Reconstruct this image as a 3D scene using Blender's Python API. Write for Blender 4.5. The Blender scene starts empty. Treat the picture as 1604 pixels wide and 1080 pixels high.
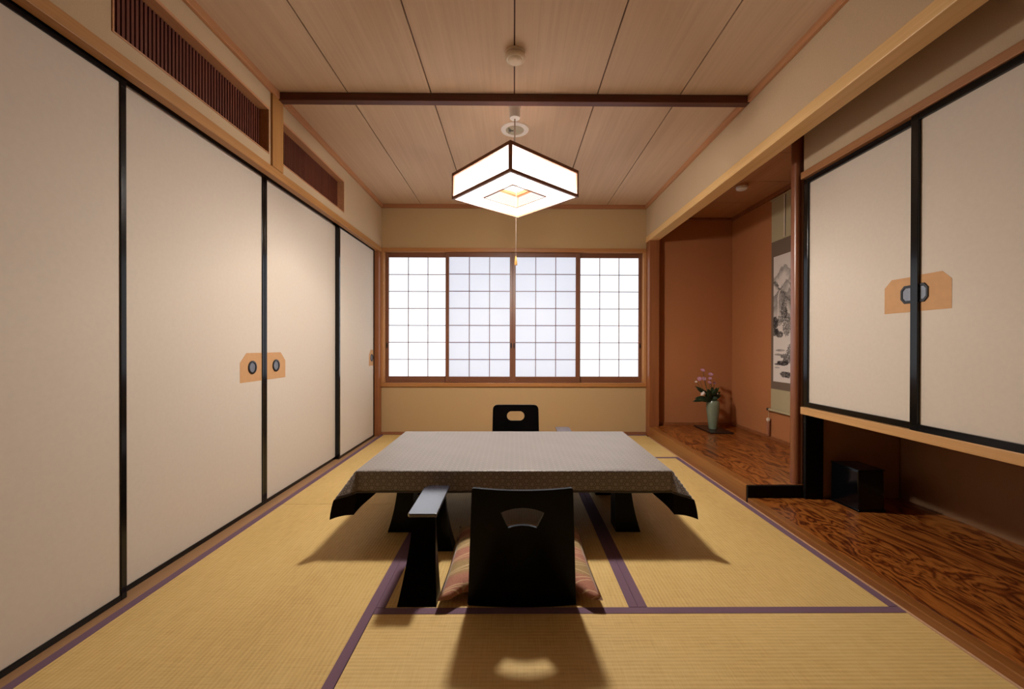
import bpy, bmesh, math, random
from mathutils import Vector, Matrix
R = random.Random(7)
sc = bpy.context.scene
COL = sc.collection
PI = math.pi

# ------------------------------------------------------------------ nodes
class NT:
    """tiny helper that writes shader nodes"""
    def __init__(s, name):
        s.mat = bpy.data.materials.new(name); s.mat.use_nodes = True
        s.t = s.mat.node_tree; s.t.nodes.clear()
        s.out = s.t.nodes.new('ShaderNodeOutputMaterial')
    def n(s, kind, **kw):
        nd = s.t.nodes.new('ShaderNode' + kind)
        for k, v in kw.items(): setattr(nd, k, v)
        return nd
    def put(s, sock, v):
        if hasattr(v, 'links'): s.t.links.new(v, sock)
        elif isinstance(v, (tuple, list)):
            sock.default_value = (*v, 1.0) if len(v) == 3 and len(sock.default_value) == 4 else v
        else: sock.default_value = v
    def m(s, op, a, b=0.0, c=0.0, clamp=False):
        nd = s.n('Math', operation=op, use_clamp=clamp)
        s.put(nd.inputs[0], a); s.put(nd.inputs[1], b); s.put(nd.inputs[2], c)
        return nd.outputs[0]
    def xyz(s, src='Object'):
        tc = s.n('TexCoord'); sp = s.n('SeparateXYZ'); s.t.links.new(tc.outputs[src], sp.inputs[0])
        return sp.outputs[0], sp.outputs[1], sp.outputs[2]
    def vec(s, x, y, z=0.0):
        c = s.n('CombineXYZ')
        for i, v in enumerate((x, y, z)): s.put(c.inputs[i], v)
        return c.outputs[0]
    def scaled(s, sx, sy, sz, src='Object'):
        x, y, z = s.xyz(src)
        return s.vec(s.m('MULTIPLY', x, sx), s.m('MULTIPLY', y, sy), s.m('MULTIPLY', z, sz))
    def noise(s, vec, scale=1.0, detail=3.0, rough=.5, dist=0.0):
        nd = s.n('TexNoise'); s.put(nd.inputs['Vector'], vec)
        nd.inputs['Scale'].default_value = scale; nd.inputs['Detail'].default_value = detail
        nd.inputs['Roughness'].default_value = rough; nd.inputs['Distortion'].default_value = dist
        return nd.outputs[0]
    def ramp(s, fac, stops, interp='LINEAR'):
        nd = s.n('ValToRGB'); s.put(nd.inputs[0], fac); cr = nd.color_ramp; cr.interpolation = interp
        while len(cr.elements) < len(stops): cr.elements.new(0.5)
        for e, (p, c) in zip(cr.elements, stops):
            e.position = p; e.color = (*c, 1) if not isinstance(c, (int, float)) else (c, c, c, 1)
        return nd.outputs[0]
    def mix(s, f, a, b):
        nd = s.n('Mix', data_type='RGBA'); s.put(nd.inputs[0], f); s.put(nd.inputs[6], a); s.put(nd.inputs[7], b)
        return nd.outputs[2]
    def smooth(s, v, lo, hi):
        nd = s.n('MapRange', interpolation_type='SMOOTHSTEP'); s.put(nd.inputs[0], v)
        s.put(nd.inputs[1], lo); s.put(nd.inputs[2], hi)
        return nd.outputs[0]
    def bump(s, h, strength=.3, dist=.002):
        nd = s.n('Bump'); nd.inputs['Strength'].default_value = strength
        nd.inputs['Distance'].default_value = dist; s.put(nd.inputs['Height'], h)
        return nd.outputs[0]
    def principled(s, col, rough=.5, spec=.5, normal=None, coat=0.0, coat_rough=.1, metal=0.0, sheen=0.0):
        b = s.n('BsdfPrincipled'); s.put(b.inputs['Base Color'], col); s.put(b.inputs['Roughness'], rough)
        b.inputs['Specular IOR Level'].default_value = spec; b.inputs['Metallic'].default_value = metal
        b.inputs['Coat Weight'].default_value = coat; b.inputs['Coat Roughness'].default_value = coat_rough
        b.inputs['Sheen Weight'].default_value = sheen; b.inputs['Sheen Roughness'].default_value = .4
        if normal is not None: s.put(b.inputs['Normal'], normal)
        s.t.links.new(b.outputs[0], s.out.inputs[0]); return s.mat

M = {}
def plain(name, col, rough=.5, spec=.5, var=.06, scale=30, bump=0.0, **kw):
    t = NT(name); f = t.noise(t.scaled(1, 1, 1), scale, 4)
    a = tuple(c * (1 - var) for c in col); b = tuple(min(1, c * (1 + var)) for c in col)
    nrm = t.bump(f, bump, .001) if bump else None
    M[name] = t.principled(t.ramp(f, [(.3, a), (.7, b)]), rough, spec, nrm, **kw)

def straight_wood(name, a, b, axis, rough=.5, spec=.4, fine=90, coat=0.0, coat_rough=.15, amount=1.0):
    """long even grain running along the given axis"""
    t = NT(name); k = [fine, fine, fine]; k[axis] = 1.6
    f = t.noise(t.scaled(*k), 1.0, 4, .6, .25)
    k2 = [14, 14, 14]; k2[axis] = .5
    g = t.noise(t.scaled(*k2), 1.0, 3, .5, .8)
    h = t.m('ADD', t.m('MULTIPLY', f, .6 * amount), t.m('MULTIPLY', g, .4))
    M[name] = t.principled(t.ramp(h, [(.3, a), (.68, b)]), rough, spec, t.bump(f, .08, .001), coat=coat, coat_rough=coat_rough)

def flame_wood(name, dark, mid, light, light2, rough=.3):
    """strongly figured glossy floor board with swirling cathedral grain along Y"""
    t = NT(name); x, y, z = t.xyz()
    base = t.vec(t.m('MULTIPLY', x, 5.4), t.m('MULTIPLY', y, 1.5), t.m('MULTIPLY', z, 5.4))
    n1 = t.noise(base, 1.0, 4.0, .5, 1.1)
    rings = t.m('FRACT', t.m('MULTIPLY', n1, 12.0))
    tri = t.m('ABSOLUTE', t.m('SUBTRACT', t.m('MULTIPLY', rings, 2.0), 1.0))
    fib = t.noise(t.vec(t.m('MULTIPLY', x, 150), t.m('MULTIPLY', y, 5), z), 1.0, 3, .6)
    low = t.noise(t.vec(t.m('MULTIPLY', x, 3.2), t.m('MULTIPLY', y, 1.1), 3.7), 1.0, 2, .5)
    v = t.m('ADD', t.m('ADD', t.m('MULTIPLY', t.m('POWER', tri, .7), .60), t.m('MULTIPLY', fib, .24)), t.m('MULTIPLY', low, .36))
    col = t.ramp(v, [(.28, dark), (.46, mid), (.62, light), (.98, light2)])
    M[name] = t.principled(col, rough, .35, t.bump(fib, .06, .001), coat=.22, coat_rough=.2)

# papers, plasters, woods
plain('fusuma_paper', (.565, .495, .42), .85, .2, .02, 60)
plain('front_wall', (.045, .028, .018), .7, .2, .1, 12)  # for the unseen wall behind the camera; darkened to lower the fill light
plain('patch_paper', (.49, .275, .13), .75, .25, .04, 40)
plain('side_plaster', (.47, .345, .22), .9, .15, .05, 260, .25)  # paler, pinker copy of the sand plaster; window light put into the colour
plain('sand_plaster', (.42, .285, .145), .9, .15, .05, 260, .25)
plain('alcove_plaster', (.39, .155, .060), .9, .15, .05, 260, .25)
plain('niche_plaster', (.30, .17, .09), .9, .15, .06, 260, .2)
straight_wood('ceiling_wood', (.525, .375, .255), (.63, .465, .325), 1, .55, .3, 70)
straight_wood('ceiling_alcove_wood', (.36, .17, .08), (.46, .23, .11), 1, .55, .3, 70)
straight_wood('amber_wood_y', (.31, .135, .037), (.43, .215, .07), 1, .45, .4)
straight_wood('pine_y', (.58, .345, .13), (.72, .475, .215), 1, .42, .4)
straight_wood('casing_wood_x', (.30, .12, .035), (.42, .19, .06), 0, .4, .4)
straight_wood('casing_wood_z', (.36, .16, .055), (.50, .25, .10), 2, .4, .4)
straight_wood('post_wood_z', (.30, .135, .035), (.41, .20, .06), 2, .45, .4)
straight_wood('corner_post_z', (.20, .065, .022), (.29, .105, .036), 2, .38, .4)
straight_wood('brown_wood_x', (.20, .075, .035), (.30, .12, .055), 0, .45, .4)
straight_wood('brown_wood_y', (.26, .11, .05), (.38, .17, .08), 1, .45, .4)
straight_wood('trim_wood_x', (.24, .09, .035), (.34, .145, .06), 0, .45, .4)
straight_wood('trim_wood_y', (.36, .16, .07), (.50, .25, .12), 1, .4, .4)
straight_wood('sash_wood_z', (.13, .047, .023), (.20, .08, .038), 2, .4, .4)
straight_wood('sash_wood_x', (.13, .047, .023), (.20, .08, .038), 0, .4, .4)
straight_wood('beam_wood', (.055, .012, .006), (.11, .03, .012), 0, .5, .4, 60)
straight_wood('rail_wood_y', (.26, .105, .034), (.35, .155, .055), 1, .45, .4)
straight_wood('ledge_wood_y', (.43, .225, .08), (.55, .315, .13), 1, .42, .4)
straight_wood('sill_pale_y', (.46, .27, .15), (.58, .37, .22), 1, .5, .35)
straight_wood('sill_wood_y', (.25, .135, .06), (.34, .19, .09), 1, .5, .35)
straight_wood('polished_post', (.14, .040, .014), (.22, .070, .024), 2, .38, .5, 40, coat=.8, coat_rough=.30)
straight_wood('step_wood_y', (.18, .064, .014), (.28, .108, .026), 1, .35, .4, 60, coat=.15, coat_rough=.2)
straight_wood('slat_wood_z', (.075, .018, .010), (.13, .034, .018), 2, .5, .35)
flame_wood('flame_board', (.045, .008, .003), (.115, .026, .005), (.21, .058, .010), (.38, .135, .026), .28)
plain('black_lacquer', (.0025, .0025, .003), .14, .35, .1, 20)
plain('black_satin', (.0018, .0015, .0015), .28, .10, .15, 15)
plain('black_board', (.003, .0025, .0025), .6, .15, .15, 15)
plain('armrest_lacquer', (.013, .013, .026), .26, 1.0, .15, 12, coat=1.0, coat_rough=.22)  # blue in the base colour imitates the window's reflection on black lacquer
plain('pull_black', (.008, .008, .01), .3, .5, .1, 30)
plain('pull_metal', (.20, .21, .24), .35, .5, .1, 30, metal=.6)
plain('ivory_plastic', (.78, .69, .56), .35, .4, .02, 20)
plain('white_plastic', (.84, .81, .77), .4, .4, .02, 20)
plain('vent_inside', (.42, .38, .28), .5, .3, .1, 20)
plain('dark_metal', (.03, .028, .025), .4, .5, .1, 20)
plain('lamp_wood', (.20, .075, .035), .45, .4, .12, 40)
plain('lamp_top_wood', (.62, .33, .15), .5, .3, .1, 40)
plain('cord_grey', (.50, .42, .36), .5, .3, .03, 50)
plain('tassel_gold', (.75, .42, .12), .4, .4, .1, 80)
def reflector_material():
    t = NT('reflector_white'); a = t.n('BsdfDiffuse'); t.put(a.inputs[0], (.82, .80, .78))
    b = t.n('BsdfTranslucent'); t.put(b.inputs[0], (.80, .76, .72)); mx = t.n('MixShader'); mx.inputs[0].default_value = .42
    t.t.links.new(a.outputs[0], mx.inputs[1]); t.t.links.new(b.outputs[0], mx.inputs[2]); t.t.links.new(mx.outputs[0], t.out.inputs[0])
    M['reflector_white'] = t.mat
reflector_material()
plain('celadon', (.17, .21, .145), .25, .5, .08, 18, coat=.3)
plain('lacquer_mat', (.020, .010, .008), .3, .4, .1, 20)
plain('leaf_green', (.016, .030, .010), .5, .3, .3, 25)
plain('leaf_light', (.05, .075, .018), .5, .3, .3, 25)
plain('stem_green', (.06, .075, .02), .6, .3, .2, 40)
plain('petal_pink', (.52, .26, .41), .6, .2, .15, 120)
plain('petal_white', (.80, .72, .66), .6, .2, .06, 120)
plain('petal_heart', (.55, .38, .08), .6, .2, .15, 200)
plain('scroll_cloth', (.40, .335, .20), .85, .2, .07, 400, .15)
plain('scroll_border', (.155, .11, .078), .85, .2, .1, 300, .15)
plain('scroll_band', (.72, .64, .52), .85, .2, .05, 200)
plain('scroll_band_dark', (.07, .035, .025), .85, .2, .05, 200)
plain('roller_dark', (.035, .014, .010), .3, .5, .1, 30)
plain('weight_wood', (.30, .12, .06), .4, .4, .15, 60)
plain('ceramic_bead', (.62, .52, .40), .35, .4, .03, 30)
plain('mat_border', (.145, .085, .122), .85, .2, .16, 500, .2)
plain('cloth_back', (.010, .006, .005), .9, .1, .1, 200)
plain('table_top_wood', (.05, .02, .012), .4, .4, .1, 30)

def tatami_material():
    t = NT('tatami_straw'); x, y, z = t.xyz()
    info = t.n('ObjectInfo')
    # ridges run along the mat (local Y); rushes lie across it
    rib = t.m('SINE', t.m('MULTIPLY', x, 2 * PI / .0135))
    rush = t.noise(t.vec(t.m('MULTIPLY', x, 9), t.m('MULTIPLY', y, 330), 0), 1, 2, .6)
    warp = t.noise(t.vec(t.m('MULTIPLY', x, 74), t.m('MULTIPLY', y, 14), 0), 1, 2, .5)
    big = t.noise(t.vec(t.m('MULTIPLY', x, 2.2), t.m('MULTIPLY', y, 1.2), t.m('MULTIPLY', info.outputs['Random'], 9)), 1, 3, .5)
    v = t.m('ADD', t.m('ADD', t.m('MULTIPLY', rib, .06), t.m('MULTIPLY', rush, .42)),
            t.m('ADD', t.m('MULTIPLY', warp, .28), t.m('MULTIPLY', big, .42)))
    col = t.ramp(v, [(.30, (.41, .26, .082)), (.55, (.57, .39, .142)), (.82, (.665, .49, .205))])
    h = t.m('ADD', t.m('MULTIPLY', rib, .5), t.m('MULTIPLY', rush, .6))
    M['tatami_straw'] = t.principled(col, .62, .3, t.bump(h, .28, .0015))
tatami_material()

def cloth_material():
    t = NT('hemp_leaf_cloth'); u, v, _ = t.xyz('UV')
    s = .031                                       # size of one leaf star
    lines = None
    for k in range(6):
        a = k * PI / 6
        per = s * (math.sqrt(3) / 2 if k % 2 == 0 else .5)
        p = t.m('ADD', t.m('MULTIPLY', u, math.cos(a) / per), t.m('MULTIPLY', v, math.sin(a) / per))
        d = t.m('ABSOLUTE', t.m('SUBTRACT', t.m('FRACT', p), .5))
        w = .5 - (.06 if k % 2 == 0 else .085)
        l = t.smooth(d, w - .03, w + .03)
        lines = l if lines is None else t.m('MAXIMUM', lines, l)
    weave = t.noise(t.vec(t.m('MULTIPLY', u, 60), t.m('MULTIPLY', v, 700), 0), 1, 2, .6)
    lc = t.mix(weave, (.18, .155, .14), (.31, .275, .25))
    bc = t.mix(weave, (.018, .010, .008), (.036, .022, .017))
    col = t.mix(lines, bc, lc)
    # plain dark hem along the cut edge
    hx = t.m('SUBTRACT', CLOTH_HX, t.m('ABSOLUTE', u)); hy = t.m('SUBTRACT', CLOTH_HY, t.m('ABSOLUTE', v))
    hem = t.m('LESS_THAN', t.m('MINIMUM', hx, hy), .011)
    col = t.mix(hem, col, (.015, .008, .006))
    M['hemp_leaf_cloth'] = t.principled(col, .50, .6, t.bump(weave, .2, .0008), sheen=1.0)

def cushion_material():
    t = NT('cushion_brocade'); x, y, z = t.xyz()
    n = t.noise(t.scaled(1, 1, 1), 190, 3, .7)
    big = t.noise(t.vec(t.m('MULTIPLY', x, 2.0), t.m('MULTIPLY', y, 9.0), 0), 1, 1, .4)
    band = t.m('ADD', t.m('MULTIPLY', t.m('SINE', t.m('MULTIPLY', y, 2 * PI / .19)), .5), big)
    red = t.mix(n, (.25, .085, .055), (.50, .25, .17)); olive = t.mix(n, (.17, .11, .04), (.48, .34, .16))
    col = t.mix(t.smooth(band, .25, .75), red, olive)
    # overlapping large wave arcs in cream
    lines = None
    for sgn, off in ((1, 0.0), (-1, .31), (1, .55)):
        ph = t.m('ADD', t.m('DIVIDE', t.m('ADD', y, t.m('MULTIPLY', t.m('SINE', t.m('MULTIPLY_ADD', x, 10.5 * sgn, off * 9)), .038)), .086), off)
        d = t.m('ABSOLUTE', t.m('SUBTRACT', t.m('FRACT', ph), .5))
        l = t.smooth(d, .466, .486); lines = l if lines is None else t.m('MAXIMUM', lines, l)
    col = t.mix(t.m('MULTIPLY', lines, .75), col, (.62, .45, .26))
    M['cushion_brocade'] = t.principled(col, .8, .2, t.bump(n, .25, .001), sheen=.2)
cushion_material()

def emit(name, col, strength, grain=.03):
    t = NT(name); e = t.n('Emission')
    f = t.noise(t.scaled(1, 1, 1), 55, 4)
    a = tuple(c * (1 - grain) for c in col); b = tuple(c * (1 + grain) for c in col)
    t.put(e.inputs[0], t.ramp(f, [(.35, a), (.65, b)])); e.inputs[1].default_value = strength
    d = t.n('BsdfDiffuse'); d.inputs[0].default_value = (.55, .55, .55, 1)
    ad = t.n('AddShader'); t.t.links.new(e.outputs[0], ad.inputs[0]); t.t.links.new(d.outputs[0], ad.inputs[1])
    t.t.links.new(ad.outputs[0], t.out.inputs[0]); M[name] = t.mat

def shoji_paper(name, glow, strength, pass_col):
    """backlit paper: glows with the daylight behind it and lets the window's own light through"""
    t = NT(name); f = t.noise(t.scaled(1, 1, 1), 40, 4)
    e = t.n('Emission'); t.put(e.inputs[0], t.ramp(f, [(.3, tuple(c * .985 for c in glow)), (.7, glow)])); e.inputs[1].default_value = strength
    tr = t.n('BsdfTranslucent'); t.put(tr.inputs[0], pass_col)
    df = t.n('BsdfDiffuse'); t.put(df.inputs[0], (.35, .34, .32))
    a1 = t.n('AddShader'); t.t.links.new(tr.outputs[0], a1.inputs[0]); t.t.links.new(df.outputs[0], a1.inputs[1])
    a2 = t.n('AddShader'); t.t.links.new(a1.outputs[0], a2.inputs[0]); t.t.links.new(e.outputs[0], a2.inputs[1])
    t.t.links.new(a2.outputs[0], t.out.inputs[0]); M[name] = t.mat
shoji_paper('shoji_paper_outer', (.86, .92, 1.0), 1.10, (.20, .20, .20))
shoji_paper('shoji_paper_inner', (.77, .835, 1.0), .62, (.10, .105, .115))

def shade_material(name, mixf):
    """thin lit acrylic paper: part of the bulb's light goes straight through, part is scattered"""
    t = NT(name)
    tp = t.n('BsdfTransparent'); t.put(tp.inputs[0], (.97, .97, .97))
    tl = t.n('BsdfTranslucent'); t.put(tl.inputs[0], (.42, .41, .39))
    mx = t.n('MixShader'); mx.inputs[0].default_value = mixf
    t.t.links.new(tp.outputs[0], mx.inputs[1]); t.t.links.new(tl.outputs[0], mx.inputs[2])
    e = t.n('Emission'); t.put(e.inputs[0], (1, .985, .96)); e.inputs[1].default_value = .9
    ad = t.n('AddShader'); t.t.links.new(mx.outputs[0], ad.inputs[0]); t.t.links.new(e.outputs[0], ad.inputs[1])
    t.t.links.new(ad.outputs[0], t.out.inputs[0]); M[name] = t.mat
shade_material('lamp_shade_paper', .62)
shade_material('lamp_bottom_paper', .22)
emit('lamp_tube', (1, .96, .9), 6.0, 0.0)

def ink_painting():
    """ink landscape: a far peak, a cliff with a waterfall, trees, boats of rock and water"""
    t = NT('ink_landscape'); u, v, _ = t.xyz('UV')     # u 0..1 left to right as seen, v 0..1 bottom to top
    P = lambda a, b, sc_, det=4, d=.4: t.noise(t.vec(t.m('MULTIPLY', u, a), t.m('MULTIPLY', v, b), 0), sc_, det, .6, d)
    rough = P(5, 9, 1.6, 5); fine = P(13, 30, 2.2, 4, .8); cloud = P(2, 5, 1.3, 3)
    jag = t.m('MULTIPLY', t.m('SUBTRACT', rough, .5), .11)
    def ridge(cu, top, slope, fade, ink, power=1.0):
        r = t.m('ADD', t.m('SUBTRACT', top, t.m('MULTIPLY', t.m('ABSOLUTE', t.m('SUBTRACT', u, cu)), slope)), jag)
        d = t.m('SUBTRACT', r, v)                        # positive below the ridge line
        inside = t.smooth(d, 0, .006)
        fall = t.m('SUBTRACT', 1.0, t.smooth(d, .01, fade))
        return t.m('MULTIPLY', t.m('MULTIPLY', inside, fall), t.m('MULTIPLY', t.m('ADD', .35, fine), ink))
    def clump(cu, cv, ru, rv, ink, thr=.46):
        du = t.m('DIVIDE', t.m('SUBTRACT', u, cu), ru); dv = t.m('DIVIDE', t.m('SUBTRACT', v, cv), rv)
        q = t.m('ADD', t.m('MULTIPLY', du, du), t.m('MULTIPLY', dv, dv))
        msk = t.m('SUBTRACT', 1.0, t.smooth(q, .35, 1.1))
        tex = t.smooth(t.m('ADD', fine, t.m('MULTIPLY', t.m('SUBTRACT', msk, .6), .30)), thr, thr + .13)
        return t.m('MULTIPLY', t.m('MULTIPLY', t.smooth(msk, 0, .3), tex), t.m('MULTIPLY', t.m('ADD', .45, rough), ink))
    parts = [ridge(.33, .930, .30, .10, .62), ridge(.62, .88, .45, .12, .6), ridge(.02, .815, .35, .06, 1.0), ridge(.40, .80, .30, .05, .75),
             ridge(.24, .748, .30, .16, .75), ridge(.50, .73, .25, .16, .7), ridge(.00, .700, .35, .12, .7),
             clump(.05, .47, .13, .06, 1.0, .42), clump(.20, .485, .10, .05, .8), clump(.33, .55, .13, .10, .9), clump(.34, .66, .14, .06, .8),
             clump(.06, .395, .15, .035, 1.0, .38), clump(.20, .375, .14, .028, .9, .40), clump(.42, .44, .16, .10, .8, .49),
             clump(.22, .250, .16, .010, .6, .36), clump(.16, .215, .14, .009, .6, .36), clump(.34, .205, .12, .02, .8, .38),
             clump(.30, .150, .22, .024, 1.0, .43), clump(.44, .185, .15, .05, .9, .45), clump(.15, .140, .13, .010, .9, .40), clump(.58, .235, .20, .08, .8, .47), clump(.80, .30, .25, .09, .85, .47), clump(.85, .16, .25, .03, .8, .45), clump(.72, .50, .16, .12, .7, .47), clump(.90, .62, .14, .10, .6, .48),
             clump(.40, .062, .22, .030, .95, .44), clump(.70, .070, .22, .018, .7, .45), clump(.12, .112, .10, .007, .5, .36)]
    ink = None
    for p in parts: ink = p if ink is None else t.m('MAXIMUM', ink, p)
    fall = t.m('MULTIPLY', t.m('LESS_THAN', t.m('ABSOLUTE', t.m('SUBTRACT', u, t.m('ADD', .15, t.m('ADD', t.m('MULTIPLY', jag, .5), t.m('MULTIPLY', t.m('POWER', t.m('MAXIMUM', t.m('SUBTRACT', v, .66), 0), 2), 18))))), .016),
               t.m('MULTIPLY', t.m('GREATER_THAN', v, .52), t.m('LESS_THAN', v, .725)))
    ink = t.m('MULTIPLY', ink, t.m('SUBTRACT', 1.0, t.m('MULTIPLY', fall, .92)))
    ink = t.m('ADD', ink, t.m('MULTIPLY', t.smooth(cloud, .5, .8), .16), clamp=True)
    M['ink_landscape'] = t.principled(t.mix(ink, (.66, .60, .55), (.035, .03, .03)), .85, .2)
ink_painting()

# ------------------------------------------------------------------ mesh helpers
class MB:
    def __init__(s): s.b = bmesh.new()
    def box(s, x0, x1, y0, y1, z0, z1):
        v = [s.b.verts.new((x, y, z)) for x in (x0, x1) for y in (y0, y1) for z in (z0, z1)]
        for f in ((0, 1, 3, 2), (4, 6, 7, 5), (0, 4, 5, 1), (2, 3, 7, 6), (0, 2, 6, 4), (1, 5, 7, 3)):
            s.b.faces.new([v[i] for i in f])
        return s
    def hull8(s, bottom, top):
        """two quads (lists of 4 points, same winding) joined into a solid"""
        a = [s.b.verts.new(p) for p in bottom]; c = [s.b.verts.new(p) for p in top]
        s.b.faces.new(a[::-1]); s.b.faces.new(c)
        for i in range(len(a)):
            j = (i + 1) % len(a); s.b.faces.new((a[i], a[j], c[j], c[i]))
        return s
    def prism(s, pts, axis, lo, hi):
        """extrude a closed 2-D outline along an axis; pts are the two other coordinates in xyz order"""
        def P(p, w):
            q = list(p); q.insert(axis, w); return q
        return s.hull8([P(p, lo) for p in pts], [P(p, hi) for p in pts])
    def lathe(s, prof, c=(0, 0, 0), n=32, cap=True):
        rings = []
        for r, z in prof:
            rings.append([s.b.verts.new((c[0] + r * math.cos(2 * PI * k / n), c[1] + r * math.sin(2 * PI * k / n), c[2] + z)) for k in range(n)])
        for a, b2 in zip(rings, rings[1:]):
            for k in range(n): s.b.faces.new((a[k], a[(k + 1) % n], b2[(k + 1) % n], b2[k]))
        if cap: s.b.faces.new(rings[0][::-1]); s.b.faces.new(rings[-1])
        return s
    def tube(s, pts, r, n=10, taper=1.0):
        pts = [Vector(p) for p in pts]; rings = []
        for i, p in enumerate(pts):
            d = (pts[min(i + 1, len(pts) - 1)] - pts[max(i - 1, 0)]).normalized()
            up = Vector((0, 0, 1)) if abs(d.z) < .9 else Vector((1, 0, 0))
            a = d.cross(up).normalized(); b2 = d.cross(a)
            rr = r * (1 + (taper - 1) * i / max(1, len(pts) - 1))
            rings.append([s.b.verts.new(p + rr * (math.cos(2 * PI * k / n) * a + math.sin(2 * PI * k / n) * b2)) for k in range(n)])
        for a, b2 in zip(rings, rings[1:]):
            for k in range(n): s.b.faces.new((a[k], a[(k + 1) % n], b2[(k + 1) % n], b2[k]))
        s.b.faces.new(rings[0][::-1]); s.b.faces.new(rings[-1]); return s
    def quad(s, *p):
        s.b.faces.new([s.b.verts.new(q) for q in p]); return s
    def obj(s, name, mat, parent=None, bevel=0.0, smooth=False, loc=None, rot=None):
        bmesh.ops.recalc_face_normals(s.b, faces=s.b.faces[:])
        me = bpy.data.meshes.new(name); s.b.to_mesh(me); s.b.free()
        me.materials.append(M[mat])
        o = bpy.data.objects.new(name, me); COL.objects.link(o)
        if parent is not None: o.parent = parent
        if loc: o.location = loc
        if rot: o.rotation_euler = rot
        if smooth:
            for p in me.polygons: p.use_smooth = True
            try: me.set_sharp_from_angle(angle=math.radians(42))
            except Exception: pass
        if bevel:
            m = o.modifiers.new('bevel', 'BEVEL'); m.width = bevel; m.segments = 2; m.limit_method = 'ANGLE'; m.angle_limit = math.radians(40)
        return o

def tag(o, label, cat, group=None):
    o['label'] = label; o['category'] = cat
    if group: o['group'] = group
    return o
def struct(o, label=None):
    o['kind'] = 'structure'
    if label: o['label'] = label
    return o
def thing(name, label, cat, loc=(0, 0, 0), rz=0.0, group=None):
    o = bpy.data.objects.new(name, None); o.empty_display_size = .05; COL.objects.link(o)
    o.location = loc; o.rotation_euler = (0, 0, rz)
    return tag(o, label, cat, group)
def bx(*a): return MB().box(*a)

# ------------------------------------------------------------------ room dimensions (metres; camera at x=0, y=0)
YB = 4.10          # far wall
YF = -2.2          # wall behind the camera
XL, XR = -1.342, 1.345
ZC = 2.335         # ceiling
XA = 2.225         # far side of the alcove
ZA = 2.208         # ceiling of the alcove
YD = 2.31          # face of the partition between alcove and cupboard
CLOTH_HX = CLOTH_HY = 0

# floor slab, ceiling boards
struct(bx(-1.52, 2.30, YF, YB + .1, -.16, -.055).obj('floor', 'brown_wood_y'), 'wooden sub-floor under the straw mats')
mb = MB()
step = .4715
edges = [XL - .02] + [k * step for k in range(-2, 3)] + [XR + .02]
for a, b in zip(edges, edges[1:]): mb.box(a + .0035, b - .0035, YF, YB, ZC, ZC + .012)
mb2 = mb
struct(mb2.obj('ceiling', 'ceiling_wood'), 'pale wooden board ceiling with dark seams')
struct(bx(XL - .02, XR + .02, YF, YB, ZC + .012, ZC + .03).obj('ceiling', 'beam_wood'), 'dark backing seen in the seams of the board ceiling')
# alcove ceiling boards run across
mb = MB(); ys = [.45, .83, 1.30, 1.77, 2.24, 2.71, 3.18, 3.65, YB]
for a, b in zip(ys, ys[1:]): mb.box(1.44, XA + .02, a + .0025, b - .0025, ZA, ZA + .015)
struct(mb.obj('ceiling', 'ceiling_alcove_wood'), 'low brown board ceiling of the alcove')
struct(bx(1.44, XA + .02, .45, YB, ZA + .015, ZA + .03).obj('ceiling', 'beam_wood'), 'dark backing of the alcove ceiling')

# far wall with the window opening
mb = MB()
mb.box(XL - .12, XR, YB, YB + .12, -.06, .489); mb.box(XL - .12, XR, YB, YB + .12, 1.893, ZC + .03)
struct(mb.obj('wall_back', 'sand_plaster'), 'sandy plaster wall above and below the window')
struct(bx(XL, XR, YB - .012, YB, 0, .029).obj('baseboard_back', 'brown_wood_x', bevel=.001))
# left wall: plaster band with two vent openings
V1, V2 = (1.357, 2.222), (2.345, 3.196); VZ = (1.950, 2.204)
mb = MB(); xa, xb = XL - .10, XL
mb.box(xa, xb, YF, YB, VZ[1], ZC + .03); mb.box(xa, xb, YF, YB, 1.893, VZ[0])
for a, b in ((YF, V1[0]), (V1[1], V2[0]), (V2[1], YB)): mb.box(xa, xb, a, b, VZ[0], VZ[1])
mb.box(xa, xb, YF, .53, -.06, 1.893)
struct(mb.obj('wall_left', 'side_plaster'), 'sandy plaster band above the sliding doors')
struct(bx(-1.56, -1.50, YF, YB + .1, -.06, ZC).obj('wall_left', 'sand_plaster'), 'unseen backing wall behind the left sliding doors, added against light leaks')  # hidden backing, added so no light leaks past the doors
# wall behind the camera and the near end of the right side
struct(bx(-1.52, XR + .05, YF - .08, YF, -.06, ZC).obj('wall_front', 'front_wall'), 'unseen wall behind the camera, made dark to cut bounced light')  # out of view; its dark tone is there to soak up bounced light
mb = MB(); mb.box(XR, XA + .02, .37, .45, -.06, ZC); mb.box(XR, XR + .08, YF, .37, -.06, ZC)
struct(mb.obj('wall_right', 'sand_plaster'), 'near right wall')
# hanging wall over the alcove
struct(bx(XR, 1.44, .45, YB, 2.012, ZC + .03).obj('wall_right', 'side_plaster'), 'hanging plaster wall above the pale lintel beam')
# alcove walls
struct(bx(XR, XA + .08, YB, YB + .12, -.06, ZA + .03).obj('wall_alcove_back', 'alcove_plaster'), 'rust brown plaster back wall of the alcove')
struct(bx(XA, XA + .08, YD + .06, YB, -.06, ZA + .03).obj('wall_alcove_right', 'alcove_plaster'), 'rust brown plaster right wall of the alcove')
struct(bx(1.694, XA, YD, YD + .08, -.05, ZA).obj('wall_divider', 'niche_plaster'), 'plaster partition between alcove and cupboard')
struct(bx(XA + .01, XA + .08, .45, YD + .06, -.06, ZA + .03).obj('wall_niche', 'niche_plaster'), 'plaster wall at the back of the recess under the cupboard')
# the plaster band over the cupboard
struct(bx(1.665, XA + .01, .45, YD, 1.899, ZA).obj('wall_cupboard', 'side_plaster'), 'plaster band above the wall cupboard')

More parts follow.
